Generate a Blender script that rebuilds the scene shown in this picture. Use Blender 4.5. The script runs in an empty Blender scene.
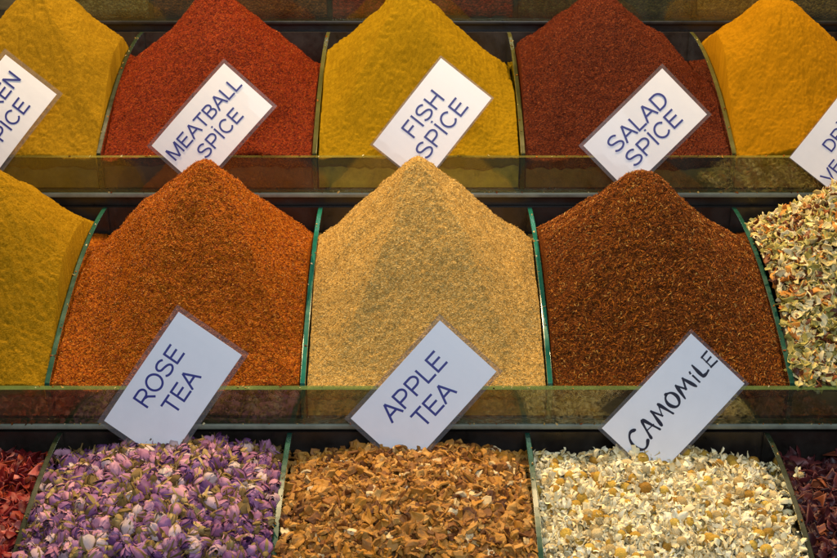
import bpy, math
import numpy as np

# ------------------------------------------------------------------ camera, world, lamps, exposure
S = bpy.context.scene
COL = S.collection
cam_d = bpy.data.cameras.new("camera")
cam_d.lens = 49.9
cam_d.sensor_width = 36
cam_d.clip_start = 0.01
cam_d.clip_end = 50
cam = bpy.data.objects.new("camera", cam_d)
COL.objects.link(cam)
cam.location = (0, 0, 1.5)
cam.rotation_euler = (math.radians(90 - 22), 0, 0)
S.camera = cam

W = bpy.data.worlds.new("World")
S.world = W
W.use_nodes = True
W.node_tree.nodes["Background"].inputs[0].default_value = (0.70, 0.72, 0.85, 1)
W.node_tree.nodes["Background"].inputs[1].default_value = 0.06


def area(name, loc, target, size, energy, color, spread=180):
    d = bpy.data.lights.new(name, 'AREA')
    d.size = size
    d.energy = energy
    d.color = color
    d.spread = math.radians(spread)
    o = bpy.data.objects.new(name, d)
    COL.objects.link(o)
    o.location = loc
    from mathutils import Vector
    o.rotation_euler = (Vector(target) - Vector(loc)).to_track_quat('-Z', 'Y').to_euler()
    return o


WARM = (1.0, 0.70, 0.36)
for lx, le in ((-0.92, 7.0), (-0.36, 12.0), (0.30, 9.5), (0.90, 6.5)):
    area("warm_lamp", (lx, 1.31, 1.92), (lx * 0.8, 1.06, 1.15), 0.06, le, WARM)
area("cool_light", (0.10, -0.05, 1.88), (0.0, 0.85, 0.95), 0.7, 11.0, (0.79, 0.89, 1.0))

S.view_settings.view_transform = 'Standard'
S.view_settings.look = 'None'
S.view_settings.exposure = 0.0
S.view_settings.gamma = 1.0
S.cycles.max_bounces = 8
S.cycles.transparent_max_bounces = 16
S.cycles.caustics_reflective = False
S.cycles.caustics_refractive = False
S.cycles.use_denoising = True

rng = np.random.default_rng(7)

# ------------------------------------------------------------------ helpers


def link_mesh(name, v, f, mats=(), parent=None, smooth=False, mi=None, tint=None):
    """v (N,3) array, f list of index lists or an (M,k) array -> ONE mesh object."""
    me = bpy.data.meshes.new(name)
    v = np.asarray(v, dtype=np.float32)
    if isinstance(f, np.ndarray):
        lens = np.full(len(f), f.shape[1], dtype=np.int32)
        flat = f.ravel().astype(np.int32)
    else:
        lens = np.array([len(q) for q in f], dtype=np.int32)
        flat = np.array([i for q in f for i in q], dtype=np.int32)
    me.vertices.add(len(v))
    me.vertices.foreach_set("co", v.ravel())
    me.loops.add(len(flat))
    me.loops.foreach_set("vertex_index", flat)
    me.polygons.add(len(lens))
    st = np.zeros(len(lens), dtype=np.int32)
    st[1:] = np.cumsum(lens)[:-1]
    me.polygons.foreach_set("loop_start", st)
    for m in mats:
        me.materials.append(m)
    if mi is not None:
        me.polygons.foreach_set("material_index", np.asarray(mi, dtype=np.int32))
    me.polygons.foreach_set("use_smooth", np.full(len(lens), bool(smooth)))
    if tint is not None:
        a = me.attributes.new("tint", 'FLOAT', 'POINT')
        a.data.foreach_set("value", np.asarray(tint, dtype=np.float32))
    me.update(calc_edges=True)
    me.validate()
    o = bpy.data.objects.new(name, me)
    COL.objects.link(o)
    if parent is not None:
        o.parent = parent
    return o


def tag(o, label, cat=None, group=None, kind=None):
    o["label"] = label
    if cat:
        o["category"] = cat
    if group:
        o["group"] = group
    if kind:
        o["kind"] = kind
    return o


def empty(name, loc=(0, 0, 0)):
    o = bpy.data.objects.new(name, None)
    o.empty_display_size = 0.02
    COL.objects.link(o)
    o.location = loc
    return o


BOXF = [(0, 3, 2, 1), (4, 5, 6, 7), (0, 1, 5, 4), (1, 2, 6, 5), (2, 3, 7, 6), (3, 0, 4, 7)]


def box_vf(x0, x1, y0, y1, z0, z1):
    v = [(x0, y0, z0), (x1, y0, z0), (x1, y1, z0), (x0, y1, z0), (x0, y0, z1), (x1, y0, z1), (x1, y1, z1), (x0, y1, z1)]
    return v, BOXF


def add_bevel(o, w, seg=2):
    m = o.modifiers.new("edge", 'BEVEL')
    m.width = w
    m.segments = seg
    m.limit_method = 'ANGLE'
    m.angle_limit = math.radians(40)


_lat = {}


def vnoise(x, y, seed):
    if seed not in _lat:
        _lat[seed] = np.random.default_rng(1000 + seed).random((256, 256)).astype(np.float32)
    L = _lat[seed]
    xi = np.floor(x).astype(int)
    yi = np.floor(y).astype(int)
    fx = x - xi
    fy = y - yi
    fx = fx * fx * (3 - 2 * fx)
    fy = fy * fy * (3 - 2 * fy)
    xi &= 255
    yi &= 255
    x1 = (xi + 1) & 255
    y1 = (yi + 1) & 255
    return ((L[xi, yi] * (1 - fx) + L[x1, yi] * fx) * (1 - fy) + (L[xi, y1] * (1 - fx) + L[x1, y1] * fx) * fy) - 0.5


# ------------------------------------------------------------------ materials
class NT:
    def __init__(self, name):
        self.m = bpy.data.materials.new(name)
        self.m.use_nodes = True
        self.t = self.m.node_tree
        self.b = self.t.nodes["Principled BSDF"]
        self.out = self.t.nodes["Material Output"]

    def n(self, typ, **kw):
        nd = self.t.nodes.new(typ)
        for k, v in kw.items():
            setattr(nd, k, v)
        return nd

    def l(self, a, b):
        self.t.links.new(a, b)

    def ramp(self, fac, stops, mode='LINEAR'):
        r = self.n("ShaderNodeValToRGB")
        r.color_ramp.interpolation = mode
        e = r.color_ramp.elements
        while len(e) < len(stops):
            e.new(0.5)
        for i, (p, c) in enumerate(stops):
            e[i].position = p
            e[i].color = (*c, 1)
        self.l(fac, r.inputs[0])
        return r.outputs[0]

    def math(self, op, a, b=None):
        m = self.n("ShaderNodeMath", operation=op)
        for i, x in enumerate((a, b)):
            if x is None:
                continue
            if isinstance(x, (int, float)):
                m.inputs[i].default_value = x
            else:
                self.l(x, m.inputs[i])
        return m.outputs[0]


def powder(name, stops, grain=0.0011, rough=0.85, bump=0.6, patch=0.25, spec=0.25):
    """ground spice: grain-sized cells of several colours, clumps and streaks over them"""
    k = NT(name)
    tc = k.n("ShaderNodeTexCoord").outputs["Object"]
    vo = k.n("ShaderNodeTexVoronoi")
    vo.inputs["Scale"].default_value = 1.0 / grain
    vo.inputs["Randomness"].default_value = 1.0
    k.l(tc, vo.inputs["Vector"])
    sep = k.n("ShaderNodeSeparateColor")
    k.l(vo.outputs["Color"], sep.inputs[0])
    no = k.n("ShaderNodeTexNoise")
    no.inputs["Scale"].default_value = 75
    no.inputs["Detail"].default_value = 7
    no.inputs["Roughness"].default_value = 0.7
    k.l(tc, no.inputs["Vector"])
    f = k.math('ADD', k.math('MULTIPLY', sep.outputs[0], 1 - patch), k.math('MULTIPLY', no.outputs["Fac"], patch))
    col = k.ramp(f, stops)
    k.l(col, k.b.inputs["Base Color"])
    k.b.inputs["Roughness"].default_value = rough
    k.b.inputs["Specular IOR Level"].default_value = spec * 0.12
    b1 = k.n("ShaderNodeBump")
    b1.inputs["Strength"].default_value = bump
    b1.inputs["Distance"].default_value = grain * 0.8
    k.l(vo.outputs["Distance"], b1.inputs["Height"])
    b1.invert = True
    k.l(b1.outputs[0], k.b.inputs["Normal"])
    return k.m


def tinted(name, stops, rough=0.6, scale=500, bump=0.35, spec=0.3, trans=0.0, vary=0.12):
    """dried plant matter: colour picked per piece (tint + object random), mottled along the piece"""
    k = NT(name)
    at = k.n("ShaderNodeAttribute", attribute_name="tint")
    oi = k.n("ShaderNodeObjectInfo")
    tc = k.n("ShaderNodeTexCoord").outputs["Object"]
    no = k.n("ShaderNodeTexNoise")
    no.inputs["Scale"].default_value = scale
    no.inputs["Detail"].default_value = 4
    k.l(tc, no.inputs["Vector"])
    base = k.math('FRACT', k.math('ADD', at.outputs["Fac"], k.math('MULTIPLY', oi.outputs["Random"], 0.999)))
    f = k.math('ADD', base, k.math('MULTIPLY', k.math('SUBTRACT', no.outputs["Fac"], 0.5), vary * 4))
    k.l(k.ramp(f, stops), k.b.inputs["Base Color"])
    k.b.inputs["Roughness"].default_value = rough
    k.b.inputs["Specular IOR Level"].default_value = spec
    if trans:
        k.b.inputs["Subsurface Weight"].default_value = trans
        k.b.inputs["Subsurface Radius"].default_value = (0.002, 0.0015, 0.001)
        k.b.inputs["Subsurface Scale"].default_value = 1.0
    b = k.n("ShaderNodeBump")
    b.inputs["Strength"].default_value = bump
    b.inputs["Distance"].default_value = 0.001
    k.l(no.outputs["Fac"], b.inputs["Height"])
    k.l(b.outputs[0], k.b.inputs["Normal"])
    return k.m


def plain(name, color, rough=0.5, noise=0.0, scale=60, spec=0.5, metal=0.0, coat=0.0, bump=0.0):
    k = NT(name)
    if noise:
        tc = k.n("ShaderNodeTexCoord").outputs["Object"]
        no = k.n("ShaderNodeTexNoise")
        no.inputs["Scale"].default_value = scale
        no.inputs["Detail"].default_value = 6
        no.inputs["Roughness"].default_value = 0.7
        k.l(tc, no.inputs["Vector"])
        lo = tuple(c * (1 - noise) for c in color)
        hi = tuple(min(1, c * (1 + noise)) for c in color)
        k.l(k.ramp(no.outputs["Fac"], [(0.3, lo), (0.7, hi)]), k.b.inputs["Base Color"])
        k.l(k.ramp(no.outputs["Fac"], [(0.3, (rough * 0.7,) * 3), (0.7, (min(1, rough * 1.4),) * 3)]), k.b.inputs["Roughness"])
        if bump:
            b = k.n("ShaderNodeBump")
            b.inputs["Strength"].default_value = bump
            b.inputs["Distance"].default_value = 0.0006
            k.l(no.outputs["Fac"], b.inputs["Height"])
            k.l(b.outputs[0], k.b.inputs["Normal"])
    else:
        k.b.inputs["Base Color"].default_value = (*color, 1)
        k.b.inputs["Roughness"].default_value = rough
    k.b.inputs["Specular IOR Level"].default_value = spec
    k.b.inputs["Metallic"].default_value = metal
    k.b.inputs["Coat Weight"].default_value = coat
    return k.m


def sheet_glass(name, tint, dust=0.06, dustcol=(0.4, 0.35, 0.25), ior=1.5, rough=0.03):
    """flat glass: see-through with Fresnel reflections and a film of spice dust"""
    k = NT(name)
    tr = k.n("ShaderNodeBsdfTransparent")
    tr.inputs[0].default_value = (*tint, 1)
    gl = k.n("ShaderNodeBsdfGlossy")
    gl.inputs["Roughness"].default_value = rough
    gl.inputs[0].default_value = (0.95, 1, 0.97, 1)
    df = k.n("ShaderNodeBsdfDiffuse")
    df.inputs[0].default_value = (*dustcol, 1)
    fr = k.n("ShaderNodeFresnel")
    fr.inputs[0].default_value = ior
    tc = k.n("ShaderNodeTexCoord").outputs["Object"]
    no = k.n("ShaderNodeTexNoise")
    no.inputs["Scale"].default_value = 35
    no.inputs["Detail"].default_value = 8
    no.inputs["Roughness"].default_value = 0.75
    k.l(tc, no.inputs["Vector"])
    mx = k.n("ShaderNodeMixShader")
    k.l(k.math('MULTIPLY', k.math('MAXIMUM', k.math('SUBTRACT', no.outputs["Fac"], 0.3), 0.0), dust * 2.5), mx.inputs[0])
    k.l(tr.outputs[0], mx.inputs[1])
    k.l(df.outputs[0], mx.inputs[2])
    m2 = k.n("ShaderNodeMixShader")
    k.l(fr.outputs[0], m2.inputs[0])
    k.l(mx.outputs[0], m2.inputs[1])
    k.l(gl.outputs[0], m2.inputs[2])
    k.l(m2.outputs[0], k.out.inputs["Surface"])
    return k.m


M_wood = plain("dark_board", (0.014, 0.011, 0.009), 0.35, 0.5, 40, bump=0.3)
M_black_strip = plain("black_strip", (0.008, 0.008, 0.007), 0.35, 0.3, 60)
M_pane = sheet_glass("pane_glass", (0.95, 0.97, 0.82), 0.07, ior=1.62)
M_side = sheet_glass("divider_glass", (0.80, 0.92, 0.86), 0.05)


def glass_edge(name, color, clear, rough=0.24):
    """polished edge of a glass sheet: deep coloured, glossy, letting some light through"""
    m = plain(name, color, rough, 0.4, 25, coat=0.0)
    t = m.node_tree
    tr = t.nodes.new("ShaderNodeBsdfTransparent")
    tr.inputs[0].default_value = (0.8, 0.9, 0.75, 1)
    mx = t.nodes.new("ShaderNodeMixShader")
    mx.inputs[0].default_value = 1 - clear
    t.links.new(tr.outputs[0], mx.inputs[1])
    t.links.new(t.nodes["Principled BSDF"].outputs[0], mx.inputs[2])
    t.links.new(mx.outputs[0], t.nodes["Material Output"].inputs["Surface"])
    return m


M_edge_lit = glass_edge("glass_edge_lit", (0.008, 0.11, 0.080), 0.0, 0.17)  # teal carries the light passing through; the darker edges are its dim copies
M_edge_dim = glass_edge("glass_edge_dim", (0.008, 0.055, 0.036), 0.0)
M_edge_olive = glass_edge("glass_edge_olive", (0.085, 0.085, 0.022), 0.30, 0.18)  # yellowish highlights of the edge, put into its colour
M_edge_dark = glass_edge("glass_edge_dark", (0.012, 0.020, 0.009), 0.0)
M_edge_gleam = glass_edge("glass_edge_gleam", (0.13, 0.125, 0.03), 0.32, 0.18)  # golden highlights of the pane edge, put into the base colour
M_edge_green = glass_edge("glass_edge_green", (0.075, 0.13, 0.045), 0.3, 0.18)
M_refract = plain("refracted_edge", (0.17, 0.19, 0.145), 0.45, 0.4, 30, coat=0.0)  # pale tone of light refracted in the pane's lower edge
M_paper = plain("white_card", (0.79, 0.81, 0.86), 0.5, 0.03, 40, coat=0.2)
M_ink = plain("blue_ink", (0.026, 0.032, 0.22), 0.5)
M_ink_black = plain("marker_ink", (0.012, 0.012, 0.03), 0.4)


def laminate_mat():
    k = NT("laminate_film")
    tr = k.n("ShaderNodeBsdfTransparent")
    tr.inputs[0].default_value = (0.90, 0.90, 0.90, 1)
    b = k.b
    b.inputs["Base Color"].default_value = (0.42, 0.42, 0.45, 1)
    b.inputs["Roughness"].default_value = 0.15
    mx = k.n("ShaderNodeMixShader")
    mx.inputs[0].default_value = 0.11
    k.l(tr.outputs[0], mx.inputs[1])
    k.l(b.outputs[0], mx.inputs[2])
    k.l(mx.outputs[0], k.out.inputs["Surface"])
    return k.m


M_lam = laminate_mat()

# ------------------------------------------------------------------ the display stand: four glass fronted tiers
Z0 = 1.5
#        front edge y, front edge z, divider x, pane height, edge material
TIERS = [
    (1.430, Z0 - 0.196, [-0.66, -0.44, -0.325, -0.108, 0.118, 0.335, 0.56], 0.046),
    (1.175, Z0 - 0.3347, [-0.555, -0.335, -0.109, 0.1095, 0.3305, 0.552], 0.044),
    (0.9204, Z0 - 0.4735, [-0.552, -0.330, -0.103, 0.117, 0.332, 0.552], 0.040),
    (0.668, Z0 - 0.601, [-0.530, -0.320, -0.1149, 0.097, 0.311, 0.525], 0.046),
]
DEPTH = 0.243
RISE = 0.084


def prof(d):
    t = np.clip(np.asarray(d, dtype=float) / DEPTH, 0, 1.25)
    return np.where(t <= 1, RISE * (1 - np.abs(1 - np.minimum(t, 1)) ** 1.8), RISE)


stand = tag(empty("display_stand", (0, 0.9, Z0 - 0.75)), "stepped glass fronted spice display with four tiers of divided bins", "display stand")
OFF = np.array([0, 0.9, Z0 - 0.75])


def part(name, v, f, mats, parent, **kw):
    return link_mesh(name, np.asarray(v, dtype=float) - OFF, f, mats, parent, **kw)


XL, XR = -0.78, 0.78
trays = []
for ti, (yf, zf, xs, ph) in enumerate(TIERS):
    # tray: side profile extruded along x, a stepped board under the bins
    p = [(yf + 0.010, zf - ph + 0.004), (yf + 0.010, zf - 0.030)]
    for d in np.linspace(0.03, DEPTH - 0.002, 7):
        p.append((yf + d, zf + float(prof(d)) - 0.048))
    p += [(yf + DEPTH - 0.002, zf + RISE - 0.115), (yf + 0.012, zf - ph - 0.03)]
    n = len(p)
    v = [(XL, a, b) for a, b in p] + [(XR, a, b) for a, b in p]
    f = [tuple(range(n))[::-1], tuple(range(n, 2 * n))] + [(i, (i + 1) % n, n + (i + 1) % n, n + i) for i in range(n)]
    tray = part("tray", v, f, [M_wood], stand)
    trays.append(tray)
    # back board closing the bins
    v, f = box_vf(XL, XR, yf + DEPTH + 0.000, yf + DEPTH + 0.006, zf + RISE - 0.11, zf + RISE + 0.001)
    part("back_board", v, f, [M_wood], tray)
    # front pane, gold highlights put into the upper tiers' edge colour
    v, f = box_vf(XL, XR, yf - 0.009, yf - 0.0015, zf - ph + 0.006, zf)
    em = M_edge_gleam if ti <= 1 else M_edge_green
    o = part("front_pane", v, f, [M_pane, em], tray, mi=[1, 1, 0, 0, 0, 0])
    v, f = box_vf(XL, XR, yf - 0.0105, yf + 0.003, zf - ph + 0.0005, zf - ph + 0.0057)
    o = part("pane_edge_strip", v, f, [M_refract if ti else M_black_strip], tray)  # added strip, standing in for the refracted lower edge of the pane
    add_bevel(o, 0.0015)
    v, f = box_vf(XL, XR, yf - 0.004, yf + 0.009, zf - ph - 0.010, zf - ph)
    part("shade_gap_strip", v, f, [M_black_strip], tray)  # black strip painting the shade in the gap under the pane
    # dividers: curved glass plates
    for x in xs:
        th = 0.0024
        ds = np.concatenate([[0.0], np.linspace(0.004, DEPTH - 0.002, 26)])
        top = [(yf + d, zf + float(prof(d)) + 0.0018) for d in ds]
        bot = [(yf + d, zf + float(prof(d)) - 0.044 - (0.0 if d > 0.01 else -0.006)) for d in ds]
        m = len(ds)
        v = []
        for sx in (-th, th):
            v += [(x + sx, a, b) for a, b in top]
            v += [(x + sx, a, b) for a, b in bot]
        f, mi = [], []
        o1 = 2 * m
        for i in range(m - 1):
            f += [(i, m + i, m + i + 1, i + 1), (o1 + i, o1 + i + 1, o1 + m + i + 1, o1 + m + i), (i, i + 1, o1 + i + 1, o1 + i), (m + i, o1 + m + i, o1 + m + i + 1, m + i + 1)]
            mi += [0, 0, 1, 1]
        f += [(0, o1, o1 + m, m), (m - 1, 2 * m - 1, o1 + 2 * m - 1, o1 + m - 1)]
        mi += [1, 1]
        bi = xs.index(x)  # edge colour per divider paints how much light its glass passes
        em = [M_edge_dark, M_edge_olive if abs(x) < 0.2 or x > 0.3 else M_edge_dark, M_edge_lit if bi in (2, 3) else M_edge_dim,
              (M_edge_dark, M_edge_dark, M_edge_dim, M_edge_dim, M_edge_dark, M_edge_dark)[bi % 6]][ti]
        o = part("divider", v, f, [M_side, em], tray, mi=mi)
        add_bevel(o, 0.0006, 2)

# ------------------------------------------------------------------ mounds of ground spice


def cone(u, w, rx, rf, rb, facets, rot, tip, base):
    ry = np.where(w < 0, rf, rb)
    a, b = u / rx, w / ry
    rr = np.sqrt(a * a + b * b)
    if facets:
        n, amt = facets
        pol = np.zeros_like(rr)
        for i in range(n):
            t = rot + 2 * math.pi * i / n
            pol = np.maximum(pol, a * math.cos(t) + b * math.sin(t))
        pol /= math.cos(math.pi / n) ** 0.5
        rr = rr * (1 - amt) + pol * amt
    q = np.sqrt(rr * rr + tip * tip) - tip * 0.5
    return (base * np.log1p(np.exp((1 - q) / base))) ** 1.22


class Heap:
    """height field of one bin"""

    def __init__(self, ti, x0, x1, px, pd, h, rx=None, rf=None, rb=0.15, facets=None, rot=0.3, tip=0.06, base=0.045, sink=0.004, seed=0, rough=1.0, clump=1.0, grain=1.0):
        self.yf, self.zf = TIERS[ti][0], TIERS[ti][1]
        self.x0, self.x1, self.px, self.pd, self.h = x0 + 0.0036, x1 - 0.0036, px, pd, h * (1.04 if ti in (1, 2) else 1)
        self.rx = (rx or 0.115) + (0.006 if ti in (1, 2) else 0)
        self.rf = rf or pd
        self.rb, self.facets, self.rot, self.tip, self.base, self.sink, self.seed = rb, facets, rot, tip, base, sink, seed
        self.rough, self.clump, self.grain = rough, clump, grain
        self.fill = 0.012
        self.sag = 0.032 if ti == 1 else 0.024 if ti == 2 else 0.019

    def z(self, x, y, fine=True):
        d = y - self.yf
        s = self.seed * 11
        wx = x + 0.012 * vnoise(x * 22 + 5, y * 22, s + 1) + 0.0035 * vnoise(x * 75, y * 75 + 7, s + 2)
        wy = y + 0.010 * vnoise(x * 22, y * 22 + 9, s + 2)
        sag = np.clip((d - 0.07) / 0.14, 0, 1)
        z = self.zf + prof(d) - self.sink - self.sag * sag * sag * (3 - 2 * sag) + self.h * cone(wx - self.px, wy - self.yf - self.pd, self.rx, self.rf, self.rb, self.facets, self.rot, self.tip, self.base)
        z = z + 0.006 * self.rough * vnoise(x * 28, y * 28, s + 3)
        z = z + 0.0022 * self.rough * vnoise(x * 90, y * 90, s + 4)
        if fine:
            # little slides and clods running down slope, then grains
            ang = np.arctan2(wx - self.px, -(y - self.yf - self.pd))
            z = z + 0.0016 * self.rough * vnoise(ang * 14 + 40, np.hypot(wx - self.px, wy - self.yf - self.pd) * 30, s + 5)
            z = z + 0.0014 * self.clump * np.abs(vnoise(x * 210, y * 210, s + 6)) * 2
            z = z + 0.0011 * self.clump * vnoise(x * 420, y * 420, s + 7)
            z = z + 0.0011 * self.grain * vnoise(x * 900, y * 900, s + 8)
        # never spill over the dividers: sag just below the glass at the sides
        return z

    def mesh(self, name, mats, step=0.00075):
        nx = int((self.x1 - self.x0) / step)
        ny = int((DEPTH - 0.004) / step)
        xs = np.linspace(self.x0, self.x1, nx)
        ys = np.linspace(self.yf + 0.0012, self.yf + DEPTH - 0.003, ny)
        X, Y = np.meshgrid(xs, ys)
        Zs = self.z(X, Y)
        # front wall against the pane with a ragged lower edge
        rag = self.fill + 0.006 * vnoise(xs * 30, xs * 0 + 3, self.seed * 11 + 9) + 0.003 * vnoise(xs * 160, xs * 0 + 3, self.seed * 11 + 10)
        rows = []
        for k, fr in enumerate((1.0, 0.75, 0.5, 0.25)):
            rows.append((ys[0] - 0.0002 + 0.0004 * vnoise(xs * 500, xs * 0 + k, 3), Zs[0] - (rag + Zs[0] - (self.zf - 0.002)) * fr))
        back = (np.full(nx, self.yf + 0.03), np.full(nx, self.zf - 0.026))
        allY = [back[0]] + [r[0] for r in rows] + [y for y in Y]
        allZ = [back[1]] + [r[1] for r in rows] + [z for z in Zs]
        YY = np.array(allY)
        ZZ = np.array(allZ)
        # walls down the sides and the back, so the mound is a solid body behind the glass
        YY = np.concatenate([YY, YY[-1:]])
        ZZ = np.concatenate([ZZ, ZZ[-1:] - 0.03])
        low = self.zf + prof(YY[:, :1] - self.yf) - 0.040
        YY = np.concatenate([YY[:, :1], YY, YY[:, -1:]], 1)
        ZZ = np.concatenate([np.minimum(ZZ[:, :1], low), ZZ, np.minimum(ZZ[:, -1:], low)], 1)
        XX = np.broadcast_to(np.concatenate([xs[:1], xs, xs[-1:]]), YY.shape)
        v = np.stack([XX.ravel(), YY.ravel(), ZZ.ravel()], 1)
        R, Cn = YY.shape
        idx = np.arange(R * Cn).reshape(R, Cn)
        f = np.stack([idx[:-1, :-1].ravel(), idx[:-1, 1:].ravel(), idx[1:, 1:].ravel(), idx[1:, :-1].ravel()], 1)
        org = np.array([self.px, self.yf + self.pd, self.zf])
        o = link_mesh(name, v - org, f, mats, smooth=True)
        o.location = org
        self.org = org
        return o

    def surf(self, x, y):
        e = 0.0015
        z = self.z(x, y, False)
        gx = (self.z(x + e, y, False) - z) / e
        gy = (self.z(x, y + e, False) - z) / e
        n = np.stack([-gx, -gy, np.ones_like(gx)], 1)
        n /= np.linalg.norm(n, axis=1)[:, None]
        return z, n


def shreds(heap, parent, mat, n, lmin, lmax, wid, seed, name, flat=0.5, lift=0.0006):
    """thin broken fibres lying over a mound, each a small spindle"""
    r = np.random.default_rng(seed)
    x = r.uniform(heap.x0 + 0.001, heap.x1 - 0.001, n)
    y = r.uniform(heap.yf + 0.002, heap.yf + DEPTH * 0.85, n)
    z, nr = heap.surf(x, y)
    z = heap.z(x, y) + lift * r.uniform(0.2, 1.4, n)
    t = r.normal(size=(n, 3))
    t -= nr * (t * nr).sum(1)[:, None] * r.uniform(0.6, 1.0, n)[:, None]
    t /= np.linalg.norm(t, axis=1)[:, None]
    s = np.cross(nr, t)
    s /= np.linalg.norm(s, axis=1)[:, None]
    u = np.cross(t, s)
    L = (r.uniform(lmin, lmax, n) * r.uniform(0.6, 1, n))[:, None]
    w = (wid * r.uniform(0.6, 1.5, n))[:, None]
    c = np.stack([x, y, z], 1)
    bend = (r.uniform(-0.25, 0.25, n))[:, None] * L
    v = np.stack([c - t * L / 2, c + t * L / 2, c + s * w / 2 + s * bend, c - s * w / 2 + s * bend, c + u * w * flat + s * bend], 1)
    k = np.arange(n)[:, None] * 5
    tri = np.array([[0, 2, 4], [4, 2, 1], [0, 4, 3], [4, 1, 3], [0, 3, 2], [2, 3, 1]])
    f = (k[:, :, None] + tri[None]).reshape(-1, 3)
    tint = np.repeat(r.random(n), 5)
    o = link_mesh(name, v.reshape(-1, 3) - heap.org, f, [mat], parent, tint=tint)
    o["kind"] = "stuff"
    return o


def liner(ti, x0, x1, color):
    """inner front wall of a bin, stained by its spice"""
    yf, zf, ph = TIERS[ti][0], TIERS[ti][1], TIERS[ti][3]
    color = tuple(min(0.6, c * 2.7) for c in color)  # brightened so the colour gives the pane its golden gleam
    v, f = box_vf(x0 + 0.0035, x1 - 0.0035, yf + 0.004, yf + 0.0095, zf - ph + 0.0075, zf - 0.009)
    part("inner_wall", v, f, [plain("spice_gleam_wall", color, 0.5, 0.55, 45, bump=0.3)], trays[ti])


P_chicken = powder("chicken_powder", [(0.1, (0.1318, 0.0723, 0.0026)), (0.5, (0.1742, 0.1003, 0.0034)), (0.9, (0.2125, 0.1275, 0.0068))], 0.0006, bump=0.5)
P_meatball = powder("meatball_powder", [(0.1, (0.0370, 0.0030, 0.0015)), (0.45, (0.1110, 0.0104, 0.0015)), (0.8, (0.1554, 0.0207, 0.0015)), (0.97, (0.2220, 0.0518, 0.0059))], 0.0010, 0.6, 0.8, 0.2, 0.5)
P_fish = powder("fish_powder", [(0.1, (0.1535, 0.0914, 0.0015)), (0.5, (0.1974, 0.1176, 0.0023)), (0.9, (0.2368, 0.1432, 0.0047))], 0.0006, bump=0.5)
P_salad = powder("salad_powder", [(0.1, (0.0187, 0.0026, 0.0017)), (0.5, (0.0595, 0.0085, 0.0017)), (0.82, (0.0850, 0.0145, 0.0026)), (0.97, (0.1700, 0.0467, 0.0127))], 0.0010, 0.6, 0.8, 0.2, 0.5)
P_turmeric = powder("turmeric_powder", [(0.1, (0.1899, 0.0883, 0.0015)), (0.5, (0.2255, 0.1062, 0.0015)), (0.9, (0.2532, 0.1225, 0.0031))], 0.0005, 0.9, 0.4, 0.5)
P_curry = powder("curry_powder", [(0.1, (0.1500, 0.0810, 0.0018)), (0.5, (0.2150, 0.1170, 0.0027)), (0.9, (0.2700, 0.1575, 0.0090))], 0.0008, bump=0.7)
P_chili = powder("chili_flakes", [(0.08, (0.09, 0.013, 0.002)), (0.45, (0.245, 0.055, 0.002)), (0.78, (0.33, 0.092, 0.003)), (0.96, (0.42, 0.15, 0.02))], 0.0012, 0.55, 0.9, 0.2, 0.5)
P_tan = powder("tan_spice", [(0.08, (0.2592, 0.1479, 0.0357)), (0.4, (0.3996, 0.2397, 0.0612)), (0.75, (0.4752, 0.3060, 0.0892)), (0.96, (0.5832, 0.4080, 0.1530))], 0.0010, 0.75, 0.8, 0.15, 0.3)
P_rooibos = powder("rust_spice", [(0.08, (0.0275, 0.0075, 0.0025)), (0.5, (0.0938, 0.0238, 0.0037)), (0.8, (0.1500, 0.0413, 0.0050)), (0.97, (0.2750, 0.1063, 0.0175))], 0.0012, 0.65, 0.9, 0.2, 0.4)

F_chili = tinted("chili_shreds", [(0, (0.10, 0.015, 0.002)), (0.45, (0.24, 0.052, 0.003)), (0.8, (0.34, 0.095, 0.006)), (1, (0.52, 0.25, 0.05))], 0.35, vary=0.05, spec=0.10)
F_tan = tinted("tan_shreds", [(0, (0.2120, 0.1200, 0.0328)), (0.4, (0.4240, 0.2700, 0.0697)), (0.8, (0.5512, 0.3700, 0.1230)), (1, (0.6784, 0.5200, 0.2214))], 0.55, vary=0.05, spec=0.10)
F_rooibos = tinted("rust_shreds", [(0, (0.03, 0.010, 0.003)), (0.35, (0.14, 0.034, 0.004)), (0.7, (0.25, 0.070, 0.006)), (0.88, (0.38, 0.13, 0.014)), (1, (0.40, 0.25, 0.07))], 0.5, vary=0.04, spec=0.1)
F_red = tinted("red_flecks", [(0, (0.035, 0.003, 0.002)), (0.6, (0.12, 0.012, 0.002)), (0.9, (0.19, 0.034, 0.003)), (1, (0.40, 0.14, 0.03))], 0.5, vary=0.05, spec=0.06)
F_maroon = tinted("maroon_flecks", [(0, (0.022, 0.003, 0.002)), (0.6, (0.075, 0.010, 0.003)), (0.9, (0.12, 0.022, 0.005)), (1, (0.30, 0.11, 0.04))], 0.5, vary=0.05, spec=0.06)

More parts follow.
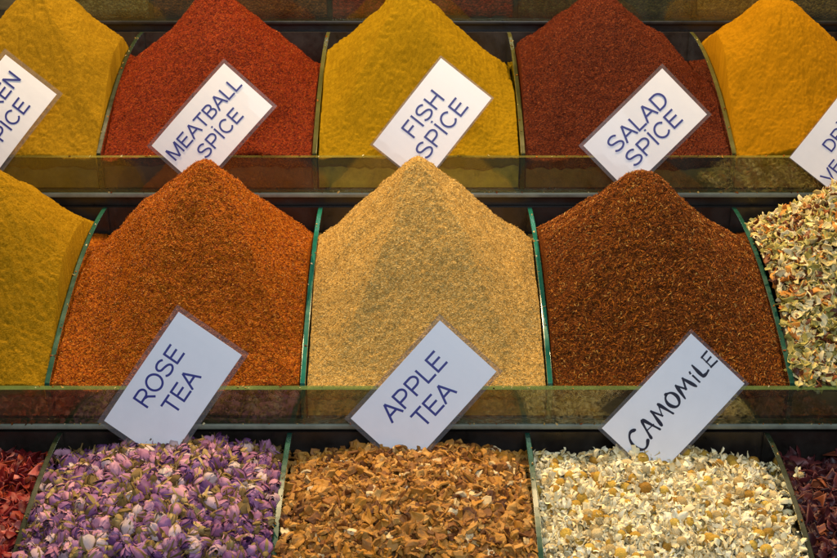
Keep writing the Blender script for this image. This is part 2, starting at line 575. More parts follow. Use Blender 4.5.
T1, T2 = TIERS[1][2], TIERS[2][2]
H = {}
specs = [
    # name, tier, bin, px, pd, h, keyword args, material, label, liner
    ("chicken", 1, 0, -0.418, 0.135, 0.116, dict(facets=(5, 0.7), rot=0.95, tip=0.08, rx=0.124), P_chicken, "mustard yellow mound of fine powder behind the chicken spice card", (0.060, 0.042, 0.010)),
    ("meatball", 1, 1, -0.226, 0.135, 0.108, dict(facets=(5, 0.5), rot=0.75, tip=0.08, rx=0.128, rough=1.2, clump=1.0, grain=1.4), P_meatball, "bright red mound of coarse spice behind the meatball spice card", (0.040, 0.012, 0.004)),
    ("fish", 1, 2, -0.012, 0.135, 0.110, dict(facets=(5, 0.85), rot=0.95, tip=0.08, rx=0.122), P_fish, "greenish yellow mound of fine powder behind the fish spice card", (0.13, 0.095, 0.010)),
    ("salad", 1, 3, 0.200, 0.135, 0.108, dict(facets=(5, 0.45), rot=1.0, tip=0.15, rx=0.130, rough=1.2, clump=1.0, grain=1.4), P_salad, "dark maroon mound of coarse spice behind the salad spice card", (0.045, 0.030, 0.008)),
    ("turmeric", 1, 4, 0.398, 0.135, 0.104, dict(tip=0.18, rx=0.120, rough=1.2, clump=0.8, grain=1.1), P_turmeric, "smooth orange yellow mound of powder behind the dried vegetable card", (0.075, 0.036, 0.006)),
    ("curry", 2, 0, -0.412, 0.135, 0.119, dict(tip=0.16, rx=0.118), P_curry, "mustard yellow mound in the lower row below the chicken spice card", (0.050, 0.034, 0.010)),
    ("chili", 2, 1, -0.206, 0.135, 0.119, dict(facets=(5, 0.6), rot=1.1, tip=0.08, rx=0.128, rough=1.4, clump=0.8, grain=1.3), P_chili, "orange red mound of glinting flakes behind the rose tea card", (0.048, 0.018, 0.006)),
    ("tan", 2, 2, 0.004, 0.135, 0.119, dict(facets=(5, 0.85), rot=0.95, tip=0.06, rx=0.126, rough=0.9, clump=0.75, grain=1.3), P_tan, "pale tan mound of shredded spice behind the apple tea card", (0.150, 0.105, 0.040)),
    ("rooibos", 2, 3, 0.212, 0.135, 0.110, dict(facets=(5, 0.5), rot=0.85, tip=0.16, rx=0.130, rough=1.1, clump=1.0, grain=1.5), P_rooibos, "rusty brown mound of needle like shreds behind the handwritten camomile card", (0.045, 0.022, 0.008)),
]
for i, (nm, ti, b, px, pd, h, kw, mat, label, lc) in enumerate(specs):
    xs = TIERS[ti][2]
    hp = Heap(ti, xs[b], xs[b + 1], px, pd, h, seed=i + 1, **kw)
    o = hp.mesh("spice_mound", [mat])
    tag(o, label, "spice", "cone shaped mounds of spice in the glass bins")
    H[nm] = (hp, o)
    liner(ti, xs[b], xs[b + 1], lc)
shreds(*H["chili"], F_chili, 15000, 0.0014, 0.0032, 0.0009, 1, "flakes", 0.4)
shreds(*H["tan"], F_tan, 15000, 0.0016, 0.0042, 0.0006, 2, "shreds", 0.4)
shreds(*H["rooibos"], F_rooibos, 15000, 0.002, 0.0072, 0.00085, 3, "shreds", 0.5)
shreds(*H["meatball"], F_red, 9000, 0.001, 0.0022, 0.0008, 4, "flakes", 0.4)
shreds(*H["salad"], F_maroon, 9000, 0.001, 0.0024, 0.0008, 5, "flakes", 0.4)

# dim mounds of the topmost tier, seen only through its front pane
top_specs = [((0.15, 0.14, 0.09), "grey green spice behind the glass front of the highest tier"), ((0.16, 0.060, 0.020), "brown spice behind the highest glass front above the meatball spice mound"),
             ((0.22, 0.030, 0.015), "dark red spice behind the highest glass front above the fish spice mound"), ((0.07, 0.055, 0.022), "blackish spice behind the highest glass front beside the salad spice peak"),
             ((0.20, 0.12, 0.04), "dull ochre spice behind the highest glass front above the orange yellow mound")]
X0 = TIERS[0][2]
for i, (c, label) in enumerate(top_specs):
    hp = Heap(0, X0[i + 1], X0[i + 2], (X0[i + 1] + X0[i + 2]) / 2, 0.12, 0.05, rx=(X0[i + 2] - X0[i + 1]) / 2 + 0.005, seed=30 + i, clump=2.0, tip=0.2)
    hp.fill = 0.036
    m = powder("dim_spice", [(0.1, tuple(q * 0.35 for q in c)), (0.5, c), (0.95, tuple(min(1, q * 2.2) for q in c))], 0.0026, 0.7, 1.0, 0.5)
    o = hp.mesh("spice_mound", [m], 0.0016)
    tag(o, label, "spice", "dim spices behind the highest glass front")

# ------------------------------------------------------------------ dried flowers, fruit and flakes


def patch(fn, nu, nv):
    """grid surface from fn(u,v) arrays -> verts, quads"""
    U, V = np.meshgrid(np.linspace(0, 1, nu), np.linspace(0, 1, nv))
    P = np.stack(fn(U, V), -1).reshape(-1, 3)
    idx = np.arange(nu * nv).reshape(nv, nu)
    F = np.stack([idx[:-1, :-1].ravel(), idx[:-1, 1:].ravel(), idx[1:, 1:].ravel(), idx[1:, :-1].ravel()], 1)
    return P, F


class MBuild:
    def __init__(self):
        self.v, self.f, self.mi, self.n = [], [], [], 0

    def add(self, P, F, m=0):
        self.v.append(P)
        self.f.append(np.asarray(F) + self.n)
        self.mi.append(np.full(len(F), m))
        self.n += len(P)

    def done(self):
        return np.concatenate(self.v), np.concatenate(self.f), np.concatenate(self.mi)


def crumple(P, r, amp, sc):
    ph = r.uniform(0, 6.28, (3, 3))
    k = r.normal(size=(3, 3)) * sc
    return P + amp * np.stack([np.sin(P @ k[i] + ph[i, 0]) + 0.5 * np.sin(2.1 * P @ k[(i + 1) % 3] + ph[i, 1]) for i in range(3)], 1)


def rosebud(r):
    b = MBuild()
    L, R = r.uniform(0.0085, 0.0125), r.uniform(0.0034, 0.0048)
    opened = r.uniform(0.0, 0.6)

    def body(v):
        return R * (np.sin(np.pi * np.clip(0.10 + 0.80 * v, 0, 1)) ** 0.8)
    n = 6
    for i in range(n):
        a0 = i * 2.4 + r.uniform(-0.3, 0.3)
        inner = i / n
        hw = r.uniform(0.75, 1.15)
        flare = opened * (1 - inner) * r.uniform(0.4, 1.2)
        top = r.uniform(0.85, 1.08)

        def fn(U, V):
            w = hw * np.sin(np.pi * np.clip(0.12 + 0.80 * V, 0, 1)) ** 0.6
            a = a0 + (U - 0.5) * 2 * w
            rad = body(V) * (1.05 - 0.25 * inner) + 0.0012 * (U - 0.3) + flare * R * V ** 3
            zz = L * V * top - 0.12 * L * V * np.abs(U - 0.5) * 2
            return rad * np.cos(a), rad * np.sin(a), zz
        P, F = patch(fn, 6, 7)
        b.add(crumple(P, r, 0.00036, 560), F, 0)
    P, F = patch(lambda U, V: (0.82 * body(V) * np.cos(U * 6.2832), 0.82 * body(V) * np.sin(U * 6.2832), L * V * 0.95), 8, 5)
    b.add(P, F, 0)
    # green cup with pointed sepals and a bit of stem
    P, F = patch(lambda U, V: ((0.0006 + 0.0020 * np.sin(np.pi * 0.5 * V + 0.3)) * np.cos(U * 6.2832), (0.0006 + 0.0020 * np.sin(np.pi * 0.5 * V + 0.3)) * np.sin(U * 6.2832), -0.0030 + 0.0042 * V), 7, 4)
    b.add(P, F, 1)
    for i in range(5):
        a0 = i * 1.2566 + r.uniform(-0.2, 0.2)
        sl = r.uniform(0.6, 1.3) * L
        out = r.uniform(0.0, 0.9)

        def fs(U, V):
            w = 0.0011 * (1 - V) ** 0.7 + 0.00012
            rad = body(np.clip(V * sl / L, 0, 1)) * 1.12 * (1 - out * 0.3) + out * sl * 0.7 * V ** 1.5 + 0.0004
            zz = sl * V * (1 - 0.4 * out * V)
            t = (U - 0.5) * 2 * w
            return rad * np.cos(a0) - t * np.sin(a0), rad * np.sin(a0) + t * np.cos(a0), zz
        P, F = patch(fs, 3, 5)
        b.add(crumple(P, r, 0.00045, 420), F, 1)
    P, F = patch(lambda U, V: (0.0006 * np.cos(U * 6.2832), 0.0006 * np.sin(U * 6.2832) + 0.001 * V * V, -0.0025 - r.uniform(0.001, 0.005) * V), 5, 3)
    b.add(P, F, 1)
    v, f, mi = b.done()
    v[:, 2] -= L * 0.42
    return v, f, mi


def camomile(r, shut=0):
    b = MBuild()
    R = r.uniform(0.0020, 0.0034) if shut else r.uniform(0.0029, 0.0043)
    hh = r.uniform(0.7, 1.15)
    P, F = patch(lambda U, V: (R * np.sin(V * 1.75) * np.cos(U * 6.2832), R * np.sin(V * 1.75) * np.sin(U * 6.2832), R * hh * np.cos(V * 1.75)), 15, 9)
    P = P * (1 + 0.05 * np.sin(P[:, :1] * 4200) * np.sin(P[:, 1:2] * 4200 + P[:, 2:] * 3000))
    b.add(P, F, 1)
    n = int(r.integers(14, 20)) if shut else int(r.integers(10, 15))
    for i in range(n):
        a0 = i * 6.2832 / n + r.uniform(-0.25, 0.25)
        pl = r.uniform(0.0036, 0.0064)
        w0 = r.uniform(0.0011, 0.0020)
        droop = r.uniform(-1.9, 1.2) if shut else r.uniform(-0.6, 1.7)
        tw = r.uniform(-1.6, 1.6)
        bendy = r.uniform(0.5, 3.0)

        def fp(U, V):
            w = w0 * np.sin(np.pi * np.clip(0.15 + 0.75 * V, 0, 1)) ** 0.7
            t = (U - 0.5) * 2 * w
            al = droop * (0.3 + V * bendy)
            rad = R * 0.86 + pl * V * np.cos(al * 0.75)
            zz = -pl * V * np.sin(al * 0.75) - 0.0002 + t * np.sin(tw * V) + 0.0007 * np.cos((U - 0.5) * 6)
            t2 = t * np.cos(tw * V)
            return rad * np.cos(a0) - t2 * np.sin(a0), rad * np.sin(a0) + t2 * np.cos(a0), zz
        P, F = patch(fp, 4, 5)
        b.add(crumple(P, r, 0.0007, 560), F, 0)
    P, F = patch(lambda U, V: (R * 0.8 * (1 - V) * np.cos(U * 6.2832), R * 0.8 * (1 - V) * np.sin(U * 6.2832), -R * 0.25 - R * 0.35 * V), 9, 3)
    b.add(P, F, 2)
    return b.done()


def chip(r, size, thick, elong, bend, rag=0.25, fold=0.09):
    """irregular curled slice with real thickness"""
    n = 11
    ang = np.linspace(0, 6.2832, n, endpoint=False) + r.uniform(-0.16, 0.16, n)
    k = int(r.integers(3, 6))
    rad = size * (1 + rag * r.normal(size=n) * 0.40 + 0.10 * np.sin(k * ang + r.uniform(0, 6)))
    rad = np.clip(rad, size * 0.45, size * 1.6)
    rings = [0.0, 0.5, 0.88, 1.0]
    pts = []
    for q in rings[1:]:
        pts.append(np.stack([rad * q * np.cos(ang) * elong, rad * q * np.sin(ang) / elong ** 0.5], 1))
    flat = np.concatenate([[[0, 0]]] + pts)
    c1, c2 = r.uniform(-bend, bend) / size, r.uniform(-bend, bend) / size
    cx = r.uniform(-1, 1) * bend / size
    z = c1 * flat[:, 0] ** 2 + c2 * flat[:, 1] ** 2 + cx * flat[:, 0] * flat[:, 1]
    th = np.concatenate([[1.0], np.full(n, 0.9), np.full(n, 1.0), np.full(n, 0.8)]) * thick * 0.5
    up = np.column_stack([flat, z + th])
    dn = np.column_stack([flat, z - th])
    P = np.concatenate([up, dn])
    P = crumple(P, r, size * fold, 1.7 / size)
    m = len(flat)
    F = []
    for i in range(n):
        j = (i + 1) % n
        F.append((0, 1 + i, 1 + j, 0))
        F.append((m, m + 1 + j, m + 1 + i, m))
        for q in range(2):
            a, b = 1 + q * n, 1 + (q + 1) * n
            F.append((a + i, b + i, b + j, a + j))
            F.append((m + a + j, m + b + j, m + b + i, m + a + i))
        a = 1 + 2 * n
        F.append((a + i, m + a + i, m + a + j, a + j))
    return P, np.array(F), np.zeros(len(F), int)


def fix_tris(F):
    return [tuple(dict.fromkeys(q)) for q in F.tolist()]


def rand_rot(r, n, nr=None, tilt=1.0):
    """rotation matrices: z axis near the surface normal (tilt small) or anywhere (tilt large)"""
    ax = r.normal(size=(n, 3))
    if nr is not None:
        ax = nr + ax * tilt
    ax /= np.linalg.norm(ax, axis=1)[:, None]
    t = r.normal(size=(n, 3))
    t -= ax * (t * ax).sum(1)[:, None]
    t /= np.linalg.norm(t, axis=1)[:, None]
    return np.stack([t, np.cross(ax, t), ax], 2)


def curl(r, length, width, twist=1.5):
    """a loose shrivelled petal, sepal or bit of stem"""
    bend, tw = r.uniform(-2.2, 2.2), r.uniform(-twist, twist)

    def fn(U, V):
        w = width * np.sin(np.pi * np.clip(0.08 + 0.84 * V, 0, 1)) ** 0.7
        t = (U - 0.5) * 2 * w
        a = bend * V
        x = length * (np.sin(a) / bend)
        z = length * ((1 - np.cos(a)) / bend)
        return x, t * np.cos(tw * V), z + t * np.sin(tw * V) + 0.25 * width * np.cos((U - 0.5) * 5)
    P, F = patch(fn, 4, 6)
    return crumple(P, r, width * 0.25, 500), F, np.zeros(len(F), int)


CS, SN = math.cos(math.radians(22)), math.sin(math.radians(22))


def to_photo(p):
    """where a point falls in the photograph (only used to see which pieces the photo shows)"""
    q = p - np.array([0, 0, 1.5])
    d = q[:, 1] * CS - q[:, 2] * SN
    u = q[:, 1] * SN + q[:, 2] * CS
    return 418.5 + 1160 * q[:, 0] / d, 279 - 1160 * u / d, d


from mathutils import Matrix


def strew(heap, protos, spacing, layers, tilt, seed, name, cat, group, labels, kinds, heap_name, heap_label, bed_mat, drange, most=300, scale=(0.85, 1.15), jit=0.5, lift=0.0, smooth=True, extra=None):
    """a heap of pieces: the ones that show most become objects, the rest one object of kind stuff.
    protos: list of (verts, faces, material index); kinds: list of (weight, material list)"""
    r = np.random.default_rng(seed)
    P, lay = [], []
    for k in range(layers):
        xs = np.arange(heap.x0 + spacing * 0.45, heap.x1 - spacing * 0.3, spacing)
        ys = np.arange(heap.yf + drange[0], heap.yf + drange[1], spacing)
        X, Y = np.meshgrid(xs, ys)
        X = X + (np.arange(len(ys)) % 2)[:, None] * spacing * 0.5 + r.uniform(-jit, jit, X.shape) * spacing
        Y = Y + r.uniform(-jit, jit, Y.shape) * spacing
        X = np.clip(X, heap.x0 + spacing * 0.35, heap.x1 - spacing * 0.35)
        P.append(np.stack([X.ravel(), Y.ravel()], 1))
        lay.append(np.full(X.size, k))
    P = np.concatenate(P)
    lay = np.concatenate(lay)
    z, nr = heap.surf(P[:, 0], P[:, 1])
    n = len(P)
    lifts = lift + (lay - (layers - 1) * 0.5) * spacing * 0.42 + r.uniform(-0.15, 0.2, n) * spacing
    pos = np.column_stack([P, z]) + nr * lifts[:, None]
    rot = rand_rot(r, n, nr, tilt)
    sc = r.uniform(*scale, n)
    pk = r.integers(0, len(protos), n)
    w = np.array([k[0] for k in kinds], float)
    kk = r.choice(len(kinds), n, p=w / w.sum())
    px, py, dd = to_photo(pos)
    seen = (px > -4) & (px < 841) & (py < 562) & (py > -4)
    score = lay * 1.2 + lifts / spacing * 0.4 - dd * 6 + r.uniform(0, 0.25, n)
    score[~seen] = -99
    order = np.argsort(-score)
    top = [i for i in order[:most] if seen[i] and lay[i] >= layers - 2]
    topset = set(top)
    # individuals
    cache = {}
    xm = (heap.x0 + heap.x1) / 2
    for i in top:
        key = (pk[i], kk[i])
        if key not in cache:
            v, f, mi = protos[pk[i]]
            o = link_mesh(name, v, fix_tris(f), kinds[kk[i]][1], smooth=smooth, mi=mi, tint=np.zeros(len(v)))
            cache[key] = o
        else:
            o = cache[key].copy()
            COL.objects.link(o)
        R = rot[i] * sc[i]
        o.matrix_world = Matrix(((*R[0], pos[i, 0]), (*R[1], pos[i, 1]), (*R[2], pos[i, 2]), (0, 0, 0, 1)))
        zone = labels[1](px[i], py[i])
        tag(o, labels[0][kk[i]] + " " + zone, cat, group)
    # the rest of the heap with the bed under it
    rest = np.array([i for i in range(n) if i not in topset and (px[i] > -60) and (px[i] < 900)], int)
    mats, V, F, MI, T = [], [], [], [], []
    slot = {}
    nx, ny = 60, 50
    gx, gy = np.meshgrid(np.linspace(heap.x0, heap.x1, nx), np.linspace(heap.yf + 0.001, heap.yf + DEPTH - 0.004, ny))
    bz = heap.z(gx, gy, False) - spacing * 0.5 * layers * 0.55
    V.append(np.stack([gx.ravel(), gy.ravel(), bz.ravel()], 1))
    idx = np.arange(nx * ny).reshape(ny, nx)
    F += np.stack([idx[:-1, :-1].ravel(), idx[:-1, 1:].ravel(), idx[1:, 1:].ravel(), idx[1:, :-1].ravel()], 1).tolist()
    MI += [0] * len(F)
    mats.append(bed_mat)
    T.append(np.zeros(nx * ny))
    base = nx * ny
    for i in rest:
        v, f, mi = protos[pk[i]]
        V.append((v * sc[i]) @ rot[i].T + pos[i])
        F += [tuple(a + base for a in q) for q in fix_tris(f)]
        ml = kinds[kk[i]][1]
        loc = []
        for m in ml:
            if m.name not in slot:
                slot[m.name] = len(mats)
                mats.append(m)
            loc.append(slot[m.name])
        MI += [loc[a] for a in mi]
        T.append(np.full(len(v), r.random()))
        base += len(v)
    if extra:
        # crumbs and broken bits lying between and on the pieces
        eprotos, ekinds, en = extra
        ex = r.uniform(heap.x0 + 0.002, heap.x1 - 0.002, en)
        ey = heap.yf + r.uniform(drange[0], drange[1], en)
        ez, enr = heap.surf(ex, ey)
        epos = np.column_stack([ex, ey, ez]) + enr * (lift + spacing * (0.42 * (layers - 1) * 0.5 + r.uniform(-0.1, 0.55, en)))[:, None]
        erot = rand_rot(r, en, enr, 1.0)
        for i in range(en):
            v, f, mi = eprotos[r.integers(len(eprotos))]
            V.append((v * r.uniform(0.5, 1.2)) @ erot[i].T + epos[i])
            F += [tuple(a + base for a in q) for q in fix_tris(f)]
            m = ekinds[r.integers(len(ekinds))]
            if m.name not in slot:
                slot[m.name] = len(mats)
                mats.append(m)
            MI += [slot[m.name]] * len(f)
            T.append(np.full(len(v), r.random()))
            base += len(v)
    o = link_mesh(heap_name, np.concatenate(V), F, mats, smooth=smooth, mi=MI, tint=np.concatenate(T))
    tag(o, heap_label, cat, kind="stuff")
    print(name, "individual", len(top), "rest", len(rest))
    return top


def zones(left, right, front_y, lname, rname):
    def fn(x, y):
        side = lname if x < left else rname if x > right else ""
        if side:
            return side
        return "along the front of the heap" if y > front_y else "just below the card"
    return fn


pr = np.random.default_rng(21)
# rosebuds
G_violet = tinted("violet_petals", [(0, (0.1063, 0.0356, 0.1248)), (0.5, (0.2125, 0.0869, 0.2246)), (1, (0.3365, 0.1660, 0.3078))], 0.6, 350, trans=0.0, vary=0.12)
G_mauve = tinted("mauve_petals", [(0, (0.2217, 0.0817, 0.1747)), (0.5, (0.3582, 0.1601, 0.2579)), (1, (0.4690, 0.2383, 0.3162))], 0.6, 350, vary=0.12)
G_lilac = tinted("pale_petals", [(0, (0.3379, 0.2164, 0.2772)), (0.5, (0.4562, 0.3246, 0.3528)), (1, (0.5238, 0.4173, 0.3696))], 0.6, 350, vary=0.12)
G_sepal = tinted("dry_sepals", [(0, (0.0952, 0.0530, 0.0130)), (0.5, (0.2176, 0.1402, 0.0403)), (1, (0.3400, 0.2430, 0.0922))], 0.65, 300)
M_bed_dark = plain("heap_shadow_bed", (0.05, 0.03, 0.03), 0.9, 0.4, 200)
T3 = TIERS[3][2]
buds = [rosebud(pr) for _ in range(14)]
rose_bits = [curl(pr, pr.uniform(0.005, 0.009), pr.uniform(0.0014, 0.0028)) for _ in range(6)] + [curl(pr, pr.uniform(0.006, 0.013), pr.uniform(0.0004, 0.0009)) for _ in range(5)]
hp_rose = Heap(3, T3[1], T3[2], -0.205, 0.150, 0.045, rx=0.125, rf=0.15, rb=0.14, tip=0.5, base=0.10, sink=0.006, seed=41)
rz = zones(90, 230, 500, "beside the glass divider of the red petal bin", "beside the glass divider of the apple bin")

def labelled(names, zone):
    return (names, zone)


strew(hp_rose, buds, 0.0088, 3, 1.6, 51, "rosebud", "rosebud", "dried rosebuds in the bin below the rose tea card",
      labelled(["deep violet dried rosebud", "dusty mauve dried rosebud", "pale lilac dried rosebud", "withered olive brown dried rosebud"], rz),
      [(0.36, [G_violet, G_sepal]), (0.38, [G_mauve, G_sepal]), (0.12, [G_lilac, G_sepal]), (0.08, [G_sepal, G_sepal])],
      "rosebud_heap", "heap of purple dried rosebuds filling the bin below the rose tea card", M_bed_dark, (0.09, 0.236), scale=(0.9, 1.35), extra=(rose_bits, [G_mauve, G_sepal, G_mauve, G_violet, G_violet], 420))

# camomile
G_petal = tinted("cream_petals", [(0, (0.6200, 0.5096, 0.2666)), (0.5, (0.7800, 0.6958, 0.4214)), (1, (0.8400, 0.7840, 0.5676))], 0.7, 400, vary=0.12)
G_gold = tinted("golden_centres", [(0, (0.30, 0.15, 0.02)), (0.5, (0.44, 0.27, 0.035)), (1, (0.54, 0.38, 0.07))], 0.85, 1300, bump=1.0, vary=0.25)
G_tanc = tinted("tan_centres", [(0, (0.36, 0.25, 0.09)), (0.5, (0.50, 0.39, 0.18)), (1, (0.62, 0.52, 0.30))], 0.85, 1300, bump=1.0, vary=0.25)
G_calyx = tinted("green_calyx", [(0, (0.26, 0.22, 0.09)), (1, (0.42, 0.37, 0.20))], 0.7, 400)
cams = [camomile(pr, k % 3 == 0) for k in range(15)]
cam_bits = [curl(pr, pr.uniform(0.004, 0.0075), pr.uniform(0.0011, 0.0020), 2.5) for _ in range(10)]
hp_cam = Heap(3, T3[3], T3[4], 0.205, 0.150, 0.012, rx=0.130, rf=0.15, rb=0.15, tip=0.5, base=0.10, sink=0.006, seed=42)
strew(hp_cam, cams, 0.0100, 3, 1.1, 52, "camomile_flower", "camomile flower", "dried camomile flowers in the bin below the camomile card",
      labelled(["cream dried camomile flower with golden centre", "cream dried camomile flower with tan centre"], zones(590, 730, 505, "beside the glass divider of the apple bin", "beside the glass divider of the maroon bin")),
      [(0.55, [G_petal, G_gold, G_calyx]), (0.45, [G_petal, G_tanc, G_calyx])],
      "camomile_heap", "heap of cream dried camomile flowers filling the bin below the camomile card", plain("camomile_bed", (0.30, 0.25, 0.14), 0.9, 0.4, 200), (0.09, 0.232), scale=(1.1, 1.55), extra=(cam_bits, [G_petal], 700))

# apple pieces
A_tan = tinted("apple_tan", [(0, (0.2475, 0.1041, 0.0170)), (0.5, (0.3663, 0.1703, 0.0306)), (1, (0.4752, 0.2649, 0.0680))], 0.6, 320, vary=0.2)
A_brown = tinted("apple_brown", [(0, (0.0855, 0.0288, 0.0072)), (0.5, (0.1900, 0.0720, 0.0144)), (1, (0.2850, 0.1215, 0.0270))], 0.6, 320, vary=0.2)
A_pale = tinted("apple_pale", [(0, (0.46, 0.31, 0.12)), (0.5, (0.58, 0.44, 0.22)), (1, (0.66, 0.54, 0.33))], 0.6, 260, vary=0.12)
A_gold = tinted("apple_gold", [(0, (0.2992, 0.1267, 0.0140)), (1, (0.4224, 0.1980, 0.0280))], 0.55, 320, vary=0.2)
chips = [chip(pr, pr.uniform(0.0030, 0.0052), pr.uniform(0.0014, 0.0034), pr.uniform(0.85, 1.35), 0.30, 0.34, 0.12) for _ in range(20)]
app_bits = [chip(pr, pr.uniform(0.0012, 0.0026), pr.uniform(0.0007, 0.0016), pr.uniform(0.8, 1.5), 0.3, 0.35, 0.12) for _ in range(8)]
hp_app = Heap(3, T3[2], T3[3], -0.006, 0.150, 0.043, rx=0.125, rf=0.15, rb=0.14, tip=0.5, base=0.10, sink=0.006, seed=43)
strew(hp_app, chips, 0.0062, 3, 0.9, 53, "apple_chip", "apple piece", "dried apple pieces in the bin below the apple tea card",
      labelled(["tan dried apple piece", "brown dried apple piece", "pale cream dried apple piece", "golden dried apple piece"], zones(330, 490, 505, "beside the glass divider of the rosebud bin", "beside the glass divider of the camomile bin")),
      [(0.46, [A_tan]), (0.26, [A_brown]), (0.06, [A_pale]), (0.22, [A_gold])],
      "apple_heap", "heap of chopped dried apple filling the bin below the apple tea card", plain("apple_bed", (0.10, 0.045, 0.012), 0.9, 0.4, 200), (0.09, 0.236), smooth=False, scale=(0.7, 1.3), extra=(app_bits, [A_tan, A_brown, A_gold, A_tan, A_brown], 750))

# vegetable flakes, tier two, far side
V_cream = tinted("veg_cream", [(0, (0.46, 0.36, 0.13)), (0.5, (0.58, 0.49, 0.22)), (1, (0.68, 0.61, 0.38))], 0.55, 300, vary=0.14)
V_green = tinted("veg_green", [(0, (0.20, 0.17, 0.035)), (0.5, (0.36, 0.31, 0.07)), (1, (0.52, 0.46, 0.16))], 0.55, 260, vary=0.12)
V_orange = tinted("veg_orange", [(0, (0.40, 0.14, 0.02)), (1, (0.60, 0.26, 0.04))], 0.5, 260, vary=0.12)
V_brown = tinted("veg_brown", [(0, (0.07, 0.02, 0.008)), (1, (0.22, 0.07, 0.02))], 0.5, 260, vary=0.12)
flakes = [chip(pr, pr.uniform(0.0028, 0.0052), pr.uniform(0.0004, 0.0009), pr.uniform(1.0, 1.7), 0.7, 0.30, 0.13) for _ in range(14)]
veg_bits = [chip(pr, pr.uniform(0.001, 0.0024), 0.0005, pr.uniform(0.8, 2.2), 0.5, 0.3, 0.12) for _ in range(8)]
hp_veg = Heap(2, T2[4], T2[5], 0.440, 0.140, 0.106, rx=0.130, rf=0.14, rb=0.13, tip=0.2, base=0.08, sink=0.004, seed=44)
strew(hp_veg, flakes, 0.0054, 3, 0.8, 54, "vegetable_flake", "vegetable flake", "dried vegetable flakes in the bin below the dried vegetable card",
      labelled(["cream dried vegetable flake", "yellow green dried vegetable flake", "orange dried vegetable flake", "dark brown dried vegetable flake"],
               lambda x, y: "high on the heap near the card" if y < 230 else "halfway down the heap" if y < 310 else "low on the heap by the front glass"),
      [(0.42, [V_cream]), (0.34, [V_green]), (0.11, [V_orange]), (0.13, [V_brown])],
      "vegetable_heap", "heap of mixed dried vegetable flakes filling the bin below the dried vegetable card", plain("veg_bed", (0.08, 0.045, 0.012), 0.9, 0.4, 200), (0.002, 0.232), extra=(veg_bits, [V_cream, V_green, V_orange, V_brown, V_cream], 1800))
liner(2, T2[4], T2[5], (0.05, 0.03, 0.008))

# red petals and maroon hibiscus at either end of the lowest tier
R_red = tinted("crimson_petals", [(0, (0.0675, 0.0030, 0.0048)), (0.5, (0.1425, 0.0067, 0.0080)), (1, (0.2250, 0.0188, 0.0160))], 0.5, 200, vary=0.14)
R_pink = tinted("pinkish_petals", [(0, (0.30, 0.06, 0.06)), (1, (0.46, 0.16, 0.14))], 0.5, 200, vary=0.14)
R_orange = tinted("scarlet_petals", [(0, (0.1800, 0.0105, 0.0048)), (1, (0.2700, 0.0375, 0.0096))], 0.5, 200, vary=0.14)
N_maroon = tinted("maroon_petals", [(0, (0.022, 0.005, 0.007)), (0.5, (0.055, 0.012, 0.014)), (1, (0.11, 0.022, 0.022))], 0.45, 200, vary=0.14)
N_rust = tinted("rust_petals", [(0, (0.10, 0.022, 0.012)), (1, (0.20, 0.055, 0.02))], 0.5, 200, vary=0.14)
small = [chip(pr, pr.uniform(0.0040, 0.0075), pr.uniform(0.0005, 0.001), pr.uniform(0.9, 1.4), 1.0, 0.3, 0.20) for _ in range(14)]
big = [chip(pr, pr.uniform(0.006, 0.0105), pr.uniform(0.0005, 0.001), pr.uniform(0.9, 1.4), 1.0, 0.3, 0.20) for _ in range(14)]
hp_red = Heap(3, T3[0], T3[1], -0.42, 0.150, 0.018, rx=0.125, rf=0.15, rb=0.14, tip=0.5, base=0.10, sink=0.006, seed=45)
strew(hp_red, small, 0.0068, 3, 0.9, 55, "dried_petal", "dried petal", "red dried petals in the bin beside the rosebuds",
      labelled(["crimson dried petal", "pinkish dried petal", "scarlet dried petal"], lambda x, y: "in the bin beside the rosebuds, at its back" if y < 500 else "in the bin beside the rosebuds, at its front"),
      [(0.6, [R_red]), (0.16, [R_pink]), (0.24, [R_orange])], "petal_heap", "heap of red dried petals in the bin beside the rosebuds", plain("red_bed", (0.06, 0.008, 0.006), 0.9, 0.4, 200), (0.09, 0.236))
hp_hib = Heap(3, T3[4], T3[5], 0.415, 0.150, 0.004, rx=0.125, rf=0.15, rb=0.14, tip=0.5, base=0.10, sink=0.006, seed=46)
strew(hp_hib, small, 0.0072, 3, 0.9, 56, "hibiscus_petal", "hibiscus petal", "dark hibiscus petals in the bin beside the camomile",
      labelled(["dark maroon dried hibiscus petal", "rust coloured dried hibiscus petal"], lambda x, y: "at the back of the bin beside the camomile" if y < 500 else "at the front of the bin beside the camomile"),
      [(0.86, [N_maroon]), (0.14, [N_rust])], "hibiscus_heap", "heap of dark maroon dried hibiscus in the bin beside the camomile", plain("maroon_bed", (0.012, 0.005, 0.005), 0.9, 0.4, 200), (0.09, 0.236))
# one camomile flower strayed onto the hibiscus
v, f, mi = cams[0]
z, _ = hp_hib.surf(np.array([0.332]), np.array([0.872]))
o = link_mesh("camomile_flower", v, fix_tris(f), [G_petal, G_tanc, G_calyx], smooth=True, mi=mi, tint=np.zeros(len(v)))
o.location = (0.332, 0.872, float(z[0]) + 0.006)
o.rotation_euler = (0.9, 0.3, 0.4)
tag(o, "single stray camomile flower lying on the dark maroon hibiscus", "camomile flower")

# ------------------------------------------------------------------ the name cards

def arc(cx, cy, rx, ry, a0, a1, n=14):
    t = np.radians(np.linspace(a0, a1, n))
    return [(cx + rx * math.cos(q), cy + ry * math.sin(q)) for q in t]


